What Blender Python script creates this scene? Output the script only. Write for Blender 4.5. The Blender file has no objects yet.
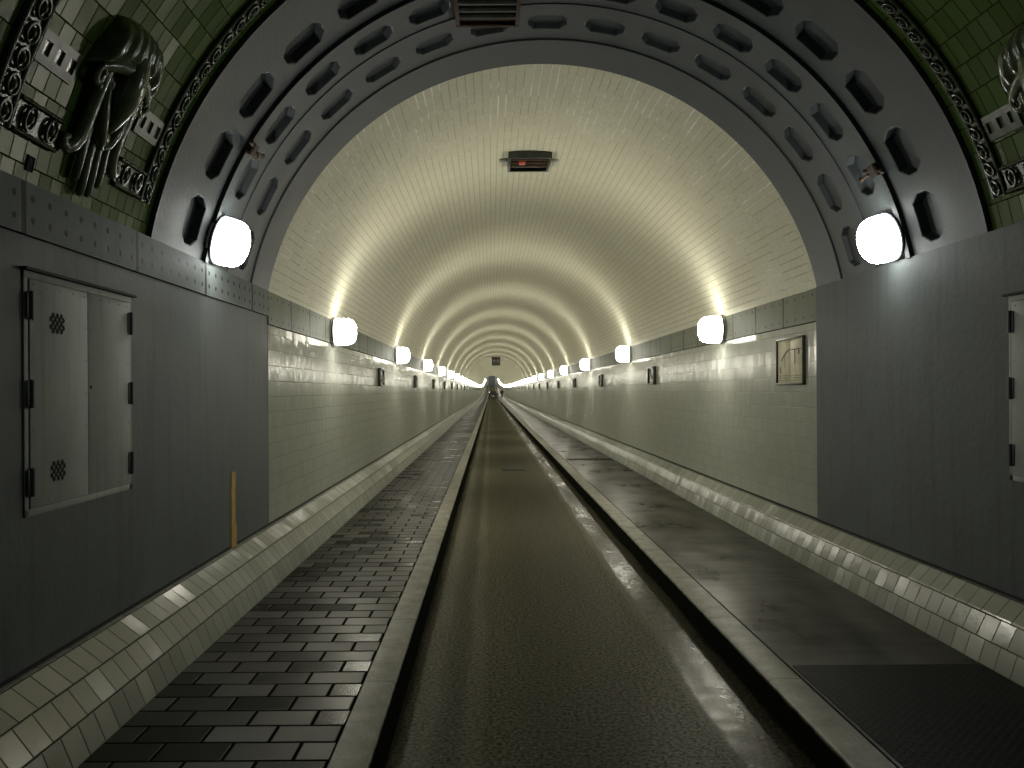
import bpy, bmesh, math, random
from mathutils import Vector, Matrix
random.seed(7)
C = bpy.context.scene.collection
PI = math.pi
R_ = math.radians

# ------------------------------------------------------------------ geometry constants (metres)
EYE = 1.65
FPX, VPX, VPY = 800.0, 490.5, 391.0
ACX, ACZ, AR = 0.449, 2.05, 2.393            # vault axis and radius
XL, XR = -1.900, 2.798                       # wall faces
T0, T1 = R_(11.25), R_(168.75)
YP = 6.836                                   # where the tiled tube begins
YG = 4.51                                    # where the iron arch begins
YN, YF = -3.0, 272.0
PAVE = 0.18
BAND0, BAND1 = 2.235, 2.517
ORD = ['nearest', 'second', 'third', 'fourth', 'fifth', 'sixth', 'seventh', 'eighth', 'ninth', 'tenth']

def rise(y):
    """the tube runs level, then climbs gently towards the far shaft"""
    return 0.0 if y < 108 else 1.2e-4*(y-108)**2

# ------------------------------------------------------------------ node helpers
class NT:
    def __init__(s, name):
        s.m = bpy.data.materials.new(name); s.m.use_nodes = True
        s.t = s.m.node_tree; s.t.nodes.clear()
        s.out = s.t.nodes.new('ShaderNodeOutputMaterial')
        s.b = s.t.nodes.new('ShaderNodeBsdfPrincipled')
        s.l(s.b.outputs[0], s.out.inputs[0])
    def l(s, a, b): s.t.links.new(a, b)
    def n(s, kind, **kw):
        x = s.t.nodes.new(kind)
        for k, v in kw.items(): setattr(x, k, v)
        return x
    def set(s, sock, v):
        if hasattr(v, 'is_output') or isinstance(v, bpy.types.NodeSocket): s.l(v, sock)
        else: sock.default_value = v
    def math(s, op, a, b=None, c=None, clamp=False):
        x = s.n('ShaderNodeMath', operation=op); x.use_clamp = clamp
        for i, v in enumerate((a, b, c)):
            if v is not None: s.set(x.inputs[i], v)
        return x.outputs[0]
    def vmath(s, op, a, b=None, scale=None):
        x = s.n('ShaderNodeVectorMath', operation=op)
        s.set(x.inputs[0], a)
        if b is not None: s.set(x.inputs[1], b)
        if scale is not None: s.set(x.inputs['Scale'], scale)
        return x.outputs[0]
    def mix(s, fac, a, b):
        x = s.n('ShaderNodeMix', data_type='RGBA')
        s.set(x.inputs[0], fac)
        s.set(x.inputs[6], (*a, 1) if isinstance(a, tuple) and len(a) == 3 else a)
        s.set(x.inputs[7], (*b, 1) if isinstance(b, tuple) and len(b) == 3 else b)
        return x.outputs[2]
    def mr(s, v, a, b, c=0.0, d=1.0, smooth=False):
        x = s.n('ShaderNodeMapRange'); x.clamp = True
        if smooth: x.interpolation_type = 'SMOOTHSTEP'
        s.set(x.inputs[0], v)
        for i, q in enumerate((a, b, c, d)): s.set(x.inputs[i+1], q)
        return x.outputs[0]
    def noise(s, vec, scale, detail=4.0, rough=0.55, dim='3D'):
        x = s.n('ShaderNodeTexNoise', noise_dimensions=dim)
        s.set(x.inputs['Vector'], vec)
        x.inputs['Scale'].default_value = scale; x.inputs['Detail'].default_value = detail
        x.inputs['Roughness'].default_value = rough
        return x.outputs[0]
    def pos(s): return s.n('ShaderNodeNewGeometry').outputs['Position']
    def nrm(s): return s.n('ShaderNodeNewGeometry').outputs['Normal']
    def uv(s):
        x = s.n('ShaderNodeUVMap'); x.uv_map = 'UVMap'; return x.outputs[0]
    def sep(s, v):
        x = s.n('ShaderNodeSeparateXYZ'); s.set(x.inputs[0], v); return x.outputs
    def comb(s, x=0.0, y=0.0, z=0.0):
        q = s.n('ShaderNodeCombineXYZ')
        for i, v in enumerate((x, y, z)): s.set(q.inputs[i], v)
        return q.outputs[0]
    def bump(s, h, strength=0.5, dist=0.01, normal=None):
        x = s.n('ShaderNodeBump'); x.inputs['Strength'].default_value = strength
        x.inputs['Distance'].default_value = dist
        s.set(x.inputs['Height'], h)
        if normal is not None: s.l(normal, x.inputs['Normal'])
        return x.outputs[0]
    def done(s, color=None, rough=None, normal=None, metal=None, spec=None, sheen=None):
        if sheen is not None:
            # dusty surface: matt body under a weak gloss layer of constant weight
            s.b.inputs['Specular IOR Level'].default_value = 0.0
            g = s.n('ShaderNodeBsdfGlossy'); s.set(g.inputs['Roughness'], rough); s.l(normal, g.inputs['Normal'])
            g.inputs['Color'].default_value = (1, 0.98, 0.92, 1)
            mx = s.n('ShaderNodeMixShader'); s.set(mx.inputs[0], sheen)
            s.l(s.b.outputs[0], mx.inputs[1]); s.l(g.outputs[0], mx.inputs[2]); s.l(mx.outputs[0], s.out.inputs[0])
            rough = 0.9
        if color is not None: s.set(s.b.inputs['Base Color'], (*color, 1) if isinstance(color, tuple) and len(color) == 3 else color)
        if rough is not None: s.set(s.b.inputs['Roughness'], rough)
        if metal is not None: s.set(s.b.inputs['Metallic'], metal)
        if spec is not None: s.set(s.b.inputs['Specular IOR Level'], spec)
        if normal is not None: s.l(normal, s.b.inputs['Normal'])
        return s.m

def tile_mat(name, w, h, gap, c1, c2, mortar, rough=0.25, tilt=0.05, offset=0.5, bump=0.6, stain=None,
             stain_amt=0.3, rough_m=0.8, wob=0.0, spec=0.5, drips=False, du_w=1.0, sheen=None, aniso=(1,1,1)):
    """glazed tiles laid on the surface's own (along, around) metres"""
    t = NT(name)
    u, v, _ = t.sep(t.uv())
    r = t.math('DIVIDE', v, h); row = t.math('FLOOR', r); fr = t.math('FRACT', r)
    par = t.math('FLOORED_MODULO', row, 2.0)
    c = t.math('ADD', t.math('DIVIDE', u, w), t.math('MULTIPLY', par, offset))
    col = t.math('FLOOR', c); fc = t.math('FRACT', c)
    du = t.math('MULTIPLY', t.math('MINIMUM', fc, t.math('SUBTRACT', 1.0, fc)), w)
    dv = t.math('MULTIPLY', t.math('MINIMUM', fr, t.math('SUBTRACT', 1.0, fr)), h)
    if du_w != 1.0: du = t.math('MULTIPLY', du, du_w)
    d = t.math('MINIMUM', du, dv)
    mask = t.mr(d, gap*0.35, gap*0.75, 0, 1, True)
    wn = t.n('ShaderNodeTexWhiteNoise', noise_dimensions='2D')
    t.l(t.comb(col, row), wn.inputs['Vector'])
    rnd, rcol = wn.outputs[0], wn.outputs[1]
    k = t.vmath('SCALE', t.vmath('MULTIPLY', t.vmath('SUBTRACT', rcol, (0.5, 0.5, 0.5)), aniso), scale=tilt)
    nn = t.vmath('NORMALIZE', t.vmath('ADD', t.nrm(), k))
    big = t.noise(t.pos(), 0.8, 5)
    colr = t.mix(rnd, c1, c2)
    if stain: colr = t.mix(t.mr(big, 0.45, 0.75, 0, stain_amt), colr, stain)
    colr = t.mix(mask, mortar, colr)
    if drips:
        # pale lime deposits that have run out of some joints
        p = t.comb(t.math('MULTIPLY', u, 1.2), t.math('MULTIPLY', row, 3.7), 0.0)
        dn = t.noise(p, 1.0, 5, 0.7)
        line = t.mr(dv, gap*0.5, gap*1.3, 1, 0)
        near = t.mr(u, 7.6, 9.4, 1, 0)
        f = t.math('MULTIPLY', t.math('MULTIPLY', line, t.mr(dn, 0.50, 0.57)), near)
        colr = t.mix(f, colr, (0.92, 0.92, 0.86))
    ro = t.mix(mask, (rough_m,)*3, (rough,)*3)
    small = t.noise(t.pos(), 14.0, 2)
    ht = t.math('ADD', mask, t.math('MULTIPLY', small, wob))
    nb = t.bump(ht, bump, 0.003, nn)
    if sheen is not None: return t.done(colr, ro, nb, sheen=t.math('MULTIPLY', mask, sheen))
    return t.done(colr, ro, nb, spec=spec)

def paint_mat(name, col, rough=0.5, var=0.25, scale=3.0, bump=0.15, bscale=60.0, metal=0.0, streak=False, stain=None, dist=0.004, spec=0.5):
    t = NT(name)
    p = t.pos()
    n1 = t.noise(p, scale, 6, 0.6)
    c = t.mix(t.mr(n1, 0.3, 0.7), tuple(x*(1-var) for x in col), tuple(min(1, x*(1+var)) for x in col))
    if streak:
        x, y, z = t.sep(p)
        sv = t.noise(t.comb(t.math('MULTIPLY', x, 14.0), t.math('MULTIPLY', y, 14.0), t.math('MULTIPLY', z, 0.9)), 1.0, 5, 0.6)
        c = t.mix(t.mr(sv, 0.52, 0.75, 0, 0.5), c, stain or tuple(x*0.45 for x in col))
    n2 = t.noise(p, bscale, 3, 0.6)
    return t.done(c, t.mr(n1, 0.2, 0.8, rough*0.85, min(1, rough*1.15)), t.bump(n2, bump, dist), metal=metal, spec=spec)

def plain(name, col, rough=0.5, metal=0.0, bump=0.1, bscale=80.0):
    t = NT(name)
    n = t.noise(t.pos(), bscale, 3)
    c = t.mix(n, tuple(x*0.82 for x in col), tuple(min(1, x*1.18) for x in col))
    return t.done(c, rough, t.bump(n, bump, 0.002), metal=metal)

def glow(name, col, strength):
    """opal glass zones: brightest in front of the bulb, dimmer at the rim and towards the holder"""
    out = []
    for k, f in enumerate(GLASS_ZONES):
        m = bpy.data.materials.new('%s_zone' % name); m.use_nodes = True
        b = m.node_tree.nodes['Principled BSDF']
        b.inputs['Base Color'].default_value = (0.9, 0.9, 0.88, 1); b.inputs['Roughness'].default_value = 0.25
        b.inputs['Emission Color'].default_value = (*col, 1); b.inputs['Emission Strength'].default_value = strength*f
        m.cycles.emission_sampling = 'FRONT'
        out.append(m)
    return out
GLASS_ZONES = (0.008, 0.02, 0.05, 0.11, 0.22, 0.42, 0.70, 1.0)

# ------------------------------------------------------------------ mesh helpers
class MB:
    def __init__(s): s.v, s.f, s.m, s.u, s.sm = [], [], [], {}, []
    def vert(s, p): s.v.append(tuple(p)); return len(s.v)-1
    def face(s, ids, mat=0, uv=None, smooth=True):
        s.f.append(tuple(ids)); s.m.append(mat); s.sm.append(smooth)
        if uv: s.u[len(s.f)-1] = uv
    def box(s, lo, hi, mat=0, M=None):
        (x0, y0, z0), (x1, y1, z1) = lo, hi
        P = [Vector(p) for p in ((x0,y0,z0),(x1,y0,z0),(x1,y1,z0),(x0,y1,z0),(x0,y0,z1),(x1,y0,z1),(x1,y1,z1),(x0,y1,z1))]
        if M: P = [M @ p for p in P]
        b = len(s.v); s.v += [tuple(p) for p in P]
        for q in ((0,3,2,1),(4,5,6,7),(0,1,5,4),(1,2,6,5),(2,3,7,6),(3,0,4,7)):
            s.face([b+i for i in q], mat, smooth=False)
    def bbox(s, lo, hi, bev=0.01, mat=0, M=None, seg=2):
        """box with rounded edges"""
        bm = bmesh.new()
        bmesh.ops.create_cube(bm, size=1.0)
        for v in bm.verts:
            v.co = Vector([lo[i] + (v.co[i]+0.5)*(hi[i]-lo[i]) for i in range(3)])
        bmesh.ops.bevel(bm, geom=list(bm.edges), offset=bev, segments=seg, affect='EDGES', profile=0.5)
        s.add_bm(bm, mat, M); bm.free()
    def add_bm(s, bm, mat=0, M=None, fn=None):
        bm.verts.ensure_lookup_table(); b = len(s.v)
        for v in bm.verts:
            p = v.co.copy()
            if fn: p = Vector(fn(p))
            if M: p = M @ p
            s.v.append(tuple(p))
        for f in bm.faces: s.face([b+v.index for v in f.verts], mat)
    def tube(s, pts, rad, n=8, mat=0, fn=None, cap=True):
        pts = [Vector(p) for p in pts]
        rad = rad if isinstance(rad, (list, tuple)) else [rad]*len(pts)
        b = len(s.v); up = None
        for i, p in enumerate(pts):
            d = (pts[min(i+1, len(pts)-1)] - pts[max(i-1, 0)]).normalized()
            if up is None: up = d.orthogonal().normalized()
            a = (up - d*up.dot(d)).normalized(); up = a; c = d.cross(a)
            for k in range(n):
                q = p + (a*math.cos(2*PI*k/n) + c*math.sin(2*PI*k/n))*rad[i]
                s.v.append(tuple(fn(q) if fn else q))
        for i in range(len(pts)-1):
            for k in range(n):
                k2 = (k+1) % n
                s.face((b+i*n+k, b+i*n+k2, b+(i+1)*n+k2, b+(i+1)*n+k), mat)
        if cap:
            s.face([b+k for k in range(n)][::-1], mat); s.face([b+(len(pts)-1)*n+k for k in range(n)], mat)
    def lathe(s, prof, n=24, M=None, mat=0):
        """prof: (radius, height) along local +z"""
        b = len(s.v)
        for r, h in prof:
            for k in range(n):
                p = Vector((r*math.cos(2*PI*k/n), r*math.sin(2*PI*k/n), h))
                s.v.append(tuple(M @ p if M else p))
        for i in range(len(prof)-1):
            for k in range(n):
                k2 = (k+1) % n
                s.face((b+i*n+k, b+i*n+k2, b+(i+1)*n+k2, b+(i+1)*n+k), mat)
        s.face([b+k for k in range(n)][::-1], mat); s.face([b+(len(prof)-1)*n+k for k in range(n)], mat)
    def ball(s, c, r, n=12, m=8, mat=0, fn=None, rot=None):
        b = len(s.v); c = Vector(c)
        r = r if isinstance(r, (tuple, list)) else (r, r, r)
        for i in range(m+1):
            ph = PI*i/m
            for k in range(n):
                th = 2*PI*k/n
                p = Vector((r[0]*math.sin(ph)*math.cos(th), r[1]*math.sin(ph)*math.sin(th), r[2]*math.cos(ph)))
                if rot: p = rot @ p
                p = c + p
                s.v.append(tuple(fn(p) if fn else p))
        for i in range(m):
            for k in range(n):
                k2 = (k+1) % n
                s.face((b+i*n+k, b+(i+1)*n+k, b+(i+1)*n+k2, b+i*n+k2), mat)
    def build(s, name, mats, parent=None, sharp=35, loc=None):
        me = bpy.data.meshes.new(name)
        me.from_pydata(s.v, [], s.f)
        for m in (mats if isinstance(mats, (list, tuple)) else [mats]): me.materials.append(m)
        me.polygons.foreach_set('material_index', s.m)
        me.polygons.foreach_set('use_smooth', s.sm)
        if s.u:
            L = me.uv_layers.new(name='UVMap')
            for i, uvs in s.u.items():
                p = me.polygons[i]
                for j, li in enumerate(p.loop_indices): L.data[li].uv = uvs[j]
        bm = bmesh.new(); bm.from_mesh(me)
        bmesh.ops.remove_doubles(bm, verts=bm.verts, dist=1e-6)
        if not s.u: bmesh.ops.recalc_face_normals(bm, faces=bm.faces)
        bm.to_mesh(me); bm.free()
        me.set_sharp_from_angle(angle=R_(sharp))
        o = bpy.data.objects.new(name, me); C.objects.link(o)
        if loc: o.location = loc
        if parent: o.parent = parent
        return o

def tag(o, label=None, cat=None, group=None, kind=None):
    if label: o['label'] = label
    if cat: o['category'] = cat
    if group: o['group'] = group
    if kind: o['kind'] = kind
    return o
def empty(name, loc, label=None, cat=None, group=None, rot=None):
    o = bpy.data.objects.new(name, None); C.objects.link(o)
    o.location = loc; o.empty_display_size = 0.1
    if rot is not None: o.rotation_euler = rot
    return tag(o, label, cat, group)
def copy_tree(o, parent=None):
    c = o.copy(); C.objects.link(c); c.parent = parent
    for ch in [x for x in bpy.data.objects if x.parent == o]: copy_tree(ch, c)
    return c

def ystations(a, b):
    ys = [a]; y = a
    while y < b:
        y += 4.0 if y < 84 else 5.0
        ys.append(min(y, b))
    return ys

def sweep(name, prof, y0, y1, mats, matids=None, sharp=35, ys=None, vs=1.0):
    """closed profile [(x, z)] swept along the tunnel; first edges face the room. uv = (y, length around)"""
    ys = ys or ystations(y0, y1)
    mb = MB(); n = len(prof)
    cum = [0.0]
    for i in range(n):
        a, b = prof[i], prof[(i+1) % n]; cum.append(cum[-1] + vs*math.hypot(b[0]-a[0], b[1]-a[1]))
    for y in ys:
        for x, z in prof: mb.vert((x, y, z+rise(y)))
    for j in range(len(ys)-1):
        for i in range(n):
            k = (i+1) % n
            mb.face((j*n+i, j*n+k, (j+1)*n+k, (j+1)*n+i), matids[i] if matids else 0,
                    uv=((ys[j], cum[i]), (ys[j], cum[i+1]), (ys[j+1], cum[i+1]), (ys[j+1], cum[i])))
    m0 = matids[0] if matids else 0
    mb.face(range(n), m0, uv=[(p[0], p[1]) for p in prof], smooth=False)
    mb.face([(len(ys)-1)*n+i for i in range(n)][::-1], m0, uv=[(p[0], p[1]) for p in prof[::-1]], smooth=False)
    o = mb.build(name, mats, sharp=sharp)
    # make normals consistent
    bm = bmesh.new(); bm.from_mesh(o.data); bmesh.ops.recalc_face_normals(bm, faces=bm.faces); bm.to_mesh(o.data); bm.free()
    return o

def arc(r, t0=T0, t1=T1, n=64):
    return [(ACX + r*math.cos(t0+(t1-t0)*i/n), ACZ + r*math.sin(t0+(t1-t0)*i/n)) for i in range(n+1)]

def on_vault(theta, y, h, r):
    """theta measured at the axis, 0 = right; h = height of the point inward from radius r"""
    return Vector((ACX + (r-h)*math.cos(theta), y, ACZ + (r-h)*math.sin(theta)))

# ------------------------------------------------------------------ materials
CREAM = (0.66, 0.63, 0.47)
M = {}
M['vault_tile'] = tile_mat('cream_vault_tile', 0.15, 0.076, 0.0060, (0.60,0.58,0.44), (0.63,0.61,0.47), (0.39,0.37,0.27),
                           rough=0.33, tilt=0.035, stain=(0.48,0.43,0.28), stain_amt=0.3, wob=0.4, drips=True, du_w=2.2, sheen=0.05)
M['wall_tile'] = tile_mat('grey_white_wall_tile', 0.076, 0.135, 0.004, (0.345,0.355,0.305), (0.375,0.385,0.33), (0.215,0.215,0.175),
                          rough=0.17, tilt=0.07, offset=0.0, stain=(0.30,0.30,0.235), stain_amt=0.3, wob=0.4, aniso=(1,1,0.35), du_w=1.3, sheen=0.115)
M['plinth_tile'] = tile_mat('pale_plinth_tile', 0.13, 0.14, 0.006, (0.195,0.205,0.168), (0.25,0.26,0.215), (0.07,0.07,0.055),
                            rough=0.24, tilt=0.09, offset=0.37, stain=(0.20,0.20,0.14), stain_amt=0.5, wob=0.6, sheen=0.11)
M['green_tile'] = tile_mat('green_glazed_tile', 0.09, 0.15, 0.005, (0.058,0.108,0.020), (0.095,0.155,0.038), (0.015,0.022,0.009),
                           rough=0.24, tilt=0.08, offset=0.5, stain=(0.03,0.06,0.014), stain_amt=0.6, wob=0.6, sheen=0.022)
M['grey_wall'] = paint_mat('grey_painted_wall', (0.098,0.112,0.107), 0.6, 0.18, 2.2, 0.35, 34.0, streak=True, spec=0.35)
M['rough_grey_wall'] = paint_mat('rough_grey_painted_wall', (0.094,0.105,0.104), 0.62, 0.18, 2.2, 0.35, 22.0, streak=True, dist=0.006, spec=0.35)
M['iron'] = paint_mat('grey_painted_iron', (0.047,0.055,0.056), 0.5, 0.2, 3.5, 0.4, 45.0, spec=0.4)
M['iron_edge'] = paint_mat('dark_grey_iron_edge', (0.045,0.05,0.06), 0.5, 0.2, 4.0, 0.2)
M['black_joint'] = plain('black_joint', (0.012,0.012,0.011), 0.8)
M['glaze'] = paint_mat('dark_green_glaze', (0.105,0.13,0.065), 0.2, 0.4, 9.0, 0.35, 26.0, dist=0.006)
M['glaze_border'] = paint_mat('mottled_green_glaze', (0.05,0.068,0.032), 0.28, 0.5, 14.0, 0.35, 40.0, dist=0.005)
M['stone_tile'] = paint_mat('pale_green_grey_glaze', (0.065,0.085,0.042), 0.34, 0.35, 12.0, 0.3, 30.0)
M['cab'] = paint_mat('grey_steel_cabinet', (0.34,0.355,0.305), 0.62, 0.12, 4.0, 0.12, 30.0, streak=True, stain=(0.16,0.17,0.15), spec=0.35)
M['hinge'] = plain('dark_steel_hinge', (0.08,0.088,0.09), 0.5, 0.2)
M['hole'] = plain('black_hole', (0.008,0.008,0.008), 0.9)
M['yellow'] = paint_mat('worn_yellow_strip', (0.42,0.27,0.05), 0.5, 0.3, 12.0, 0.2)
M['rust'] = paint_mat('rusty_iron', (0.05,0.027,0.012), 0.8, 0.55, 16.0, 0.5, 60.0)
M['dark_box'] = paint_mat('dark_green_grey_box', (0.045,0.05,0.038), 0.45, 0.4, 14.0, 0.2)
M['red'] = plain('red_housing', (0.42,0.05,0.02), 0.4)
M['pipe'] = plain('grey_green_pipe', (0.20,0.22,0.17), 0.4)
M['rubber'] = plain('dark_rubber_gasket', (0.012,0.013,0.03), 0.5)
M['lamp_base'] = plain('white_enamel', (0.75,0.75,0.70), 0.3)
M['glass_warm'] = glow('lit_opal_glass_warm', (1.0, 0.975, 0.87), 235.0)
M['glass_cool'] = glow('lit_opal_glass_cool', (0.96, 1.0, 0.95), 72.0)
M['clay'] = paint_mat('dark_brown_relief_clay', (0.055,0.05,0.035), 0.35, 0.5, 18.0, 0.4, 50.0)
M['clay_pale'] = paint_mat('pale_relief_clay', (0.34,0.33,0.25), 0.3, 0.3, 18.0, 0.3)
M['panel_pale'] = paint_mat('aged_cream_panel', (0.66,0.62,0.42), 0.5, 0.18, 9.0, 0.2, 30.0, streak=True, stain=(0.45,0.39,0.23), spec=0.1)
M['ink'] = plain('brown_ink', (0.10,0.09,0.05), 0.5)
M['frame_dark'] = plain('dark_bronze_frame', (0.06,0.055,0.035), 0.4, 0.3)
M['cast'] = paint_mat('worn_cast_iron', (0.016,0.016,0.013), 0.7, 0.3, 10.0, 0.3, spec=0.08)
M['gate'] = paint_mat('blue_grey_gate', (0.065,0.082,0.092), 0.6, 0.2, 2.0)
M['plaster'] = paint_mat('grey_end_wall', (0.30,0.29,0.24), 0.7, 0.15, 1.0)

def band_mat(name, col, seam, dpitch, rows, drad, dark, phase=0.0, rough=0.6, seamw=0.028):
    t = NT(name)
    x, y, z = t.sep(t.pos())
    s = t.math('FLOORED_MODULO', t.math('SUBTRACT', y, phase), seam)
    ds = t.math('MINIMUM', s, t.math('SUBTRACT', seam, s))
    line = t.mr(ds, seamw*0.45, seamw*0.8, 0, 1)
    q = t.math('SUBTRACT', t.math('FLOORED_MODULO', s, dpitch), dpitch/2)
    best = None
    for zr in rows:
        dz = t.math('SUBTRACT', z, zr)
        d = t.math('SQRT', t.math('ADD', t.math('MULTIPLY', q, q), t.math('MULTIPLY', dz, dz)))
        best = d if best is None else t.math('MINIMUM', best, d)
    dot = t.mr(best, drad*0.75, drad*1.15, 0, 1)
    n = t.noise(t.pos(), 3.0, 5)
    xx, yy, zz = x, y, z
    sv = t.noise(t.comb(0.0, t.math('MULTIPLY', y, 12.0), t.math('MULTIPLY', z, 1.4)), 1.0, 5)
    c = t.mix(n, tuple(k*0.8 for k in col), tuple(k*1.2 for k in col))
    c = t.mix(t.mr(sv, 0.5, 0.8, 0, 0.45), c, tuple(k*0.5 for k in col))
    f = t.math('MULTIPLY', line, dot)
    c = t.mix(f, dark, c)
    return t.done(c, rough, t.bump(t.math('ADD', f, t.math('MULTIPLY', t.noise(t.pos(), 50.0, 2), 0.25)), 0.25, 0.004), spec=0.15)
M['rivet_strip'] = band_mat('grey_riveted_strip', (0.145,0.163,0.155), 1.04, 0.13, (2.365, 2.455), 0.016, (0.012,0.012,0.012), phase=3.247)
M['rivet_band'] = band_mat('olive_grey_riveted_band', (0.19,0.20,0.14), 0.79, 0.1975, (2.285, 2.47), 0.014, (0.02,0.02,0.015), phase=7.625)

def lane_mat():
    t = NT('worn_wet_asphalt')
    p = t.pos(); x, y, z = t.sep(p)
    wob = t.math('MULTIPLY', t.math('SUBTRACT', t.noise(t.comb(x, t.math('MULTIPLY', y, 0.35), 0.0), 3.0, 5), 0.5), 0.10)
    xw = t.math('ADD', x, wob)
    grain = t.noise(p, 48.0, 4, 0.8)
    patch = t.noise(t.comb(x, t.math('MULTIPLY', y, 0.3), 0.0), 2.2, 6)
    c = t.mix(t.mr(grain, 0.36, 0.66), (0.011,0.0102,0.0062), (0.145,0.134,0.084))
    def stripe(a, w, soft):
        d = t.math('ABSOLUTE', t.math('SUBTRACT', xw, a))
        return t.mr(d, w, w+soft, 1, 0, True)
    # dusty ridges beside the wheel grooves
    dust = t.math('ADD', t.math('MULTIPLY', stripe(-0.33, 0.03, 0.10), 0.6), t.math('MULTIPLY', stripe(-0.10, 0.02, 0.07), 0.55))
    dust = t.math('ADD', dust, t.math('MULTIPLY', stripe(1.085, 0.01, 0.05), 0.7))
    dust = t.math('MULTIPLY', dust, t.mr(patch, 0.25, 0.7, 0.35, 1.0))
    c = t.mix(t.math('MULTIPLY', dust, t.mr(grain, 0.35, 0.6, 0.35, 1.0)), c, (0.17,0.16,0.115))
    groove = t.math('ADD', stripe(-0.22, 0.05, 0.06), stripe(0.5, 0.22, 0.25), clamp=True)
    c = t.mix(t.math('MULTIPLY', groove, 0.35), c, (0.033,0.031,0.023))
    wet = t.math('MULTIPLY', stripe(1.22, 0.085, 0.05), t.mr(t.math('ADD', t.math('MULTIPLY', patch, 0.6), t.math('MULTIPLY', t.noise(p, 9.0, 4, 0.7), 0.4)), 0.40, 0.56, 0.25, 1.0))
    c = t.mix(t.math('MULTIPLY', wet, 0.6), c, (0.03,0.029,0.022))
    gut = t.math('ADD', stripe(-0.475, 0.012, 0.03), stripe(1.43, 0.02, 0.03), clamp=True)
    c = t.mix(t.math('MULTIPLY', gut, 0.85), c, (0.010,0.010,0.008))
    ro = t.math('SUBTRACT', 0.33, t.math('ADD', t.math('MULTIPLY', wet, 0.12), t.math('MULTIPLY', groove, 0.05)))
    h = t.math('ADD', t.math('MULTIPLY', grain, 0.6), t.math('MULTIPLY', t.noise(p, 28.0, 3), 0.5))
    h = t.math('MULTIPLY', h, t.math('SUBTRACT', 1.0, t.math('MULTIPLY', wet, 0.55)))
    return t.done(c, ro, t.bump(h, 0.42, 0.006), sheen=t.math('MULTIPLY', t.mr(grain, 0.36, 0.66, 0.3, 1.5), t.math('ADD', 0.032, t.math('MULTIPLY', wet, 0.115))))
M['lane'] = lane_mat()

def damp_mat():
    t = NT('damp_smooth_asphalt')
    p = t.pos(); x, y, z = t.sep(p)
    n = t.noise(t.comb(x, t.math('MULTIPLY', y, 0.55), 0.0), 2.4, 3, 0.5)
    grain = t.noise(p, 22.0, 2)
    c = t.mix(t.mr(n, 0.2, 0.8), (0.012,0.0115,0.009), (0.045,0.043,0.032))
    ro = t.mr(n, 0.10, 0.90, 0.22, 0.38)
    rip = t.noise(t.comb(t.math('MULTIPLY', x, 1.3), t.math('MULTIPLY', y, 7.0), 0.0), 1.0, 3, 0.6)
    c = t.mix(t.mr(rip, 0.35, 0.65, 0, 0.45), c, (0.012,0.0115,0.009))
    return t.done(c, ro, t.bump(rip, 0.25, 0.008), sheen=t.mr(t.math('ADD', t.math('MULTIPLY', n, 0.6), t.math('MULTIPLY', rip, 0.4)), 0.35, 0.65, 0.11, 0.20))
M['damp'] = damp_mat()

def paver_mat():
    t = NT('wet_clinker_pavers')
    p = t.pos(); x, y, z = t.sep(p)
    W, H, G = 0.285, 0.168, 0.012
    r = t.math('DIVIDE', y, H); row = t.math('FLOOR', r); fr = t.math('FRACT', r)
    c = t.math('ADD', t.math('DIVIDE', t.math('ADD', x, 0.657), W), t.math('MULTIPLY', t.math('FLOORED_MODULO', row, 2.0), 0.5))
    col = t.math('FLOOR', c); fc = t.math('FRACT', c)
    d = t.math('MINIMUM', t.math('MULTIPLY', t.math('MINIMUM', fc, t.math('SUBTRACT', 1.0, fc)), W),
               t.math('MULTIPLY', t.math('MINIMUM', fr, t.math('SUBTRACT', 1.0, fr)), H))
    mask = t.mr(d, G*0.3, G*0.95, 0, 1, True)
    wn = t.n('ShaderNodeTexWhiteNoise', noise_dimensions='2D'); t.l(t.comb(col, row), wn.inputs['Vector'])
    big = t.noise(p, 1.1, 5)
    cc = t.mix(wn.outputs[0], (0.012,0.012,0.0095), (0.048,0.046,0.037))
    cc = t.mix(t.mr(big, 0.4, 0.7, 0, 0.5), cc, (0.028,0.027,0.023))
    cc = t.mix(mask, (0.007,0.007,0.006), cc)
    k = t.vmath('SCALE', t.vmath('SUBTRACT', wn.outputs[1], (0.5, 0.5, 0.5)), scale=0.09)
    nn = t.vmath('NORMALIZE', t.vmath('ADD', t.nrm(), k))
    ro = t.mix(mask, (0.85,)*3, t.mix(wn.outputs[0], (0.24,)*3, (0.42,)*3))
    h = t.math('ADD', mask, t.math('MULTIPLY', t.noise(p, 45.0, 3), 0.3))
    return t.done(cc, ro, t.bump(h, 0.6, 0.006, nn), sheen=t.math('MULTIPLY', mask, 0.085))
M['paver'] = paver_mat()

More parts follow.
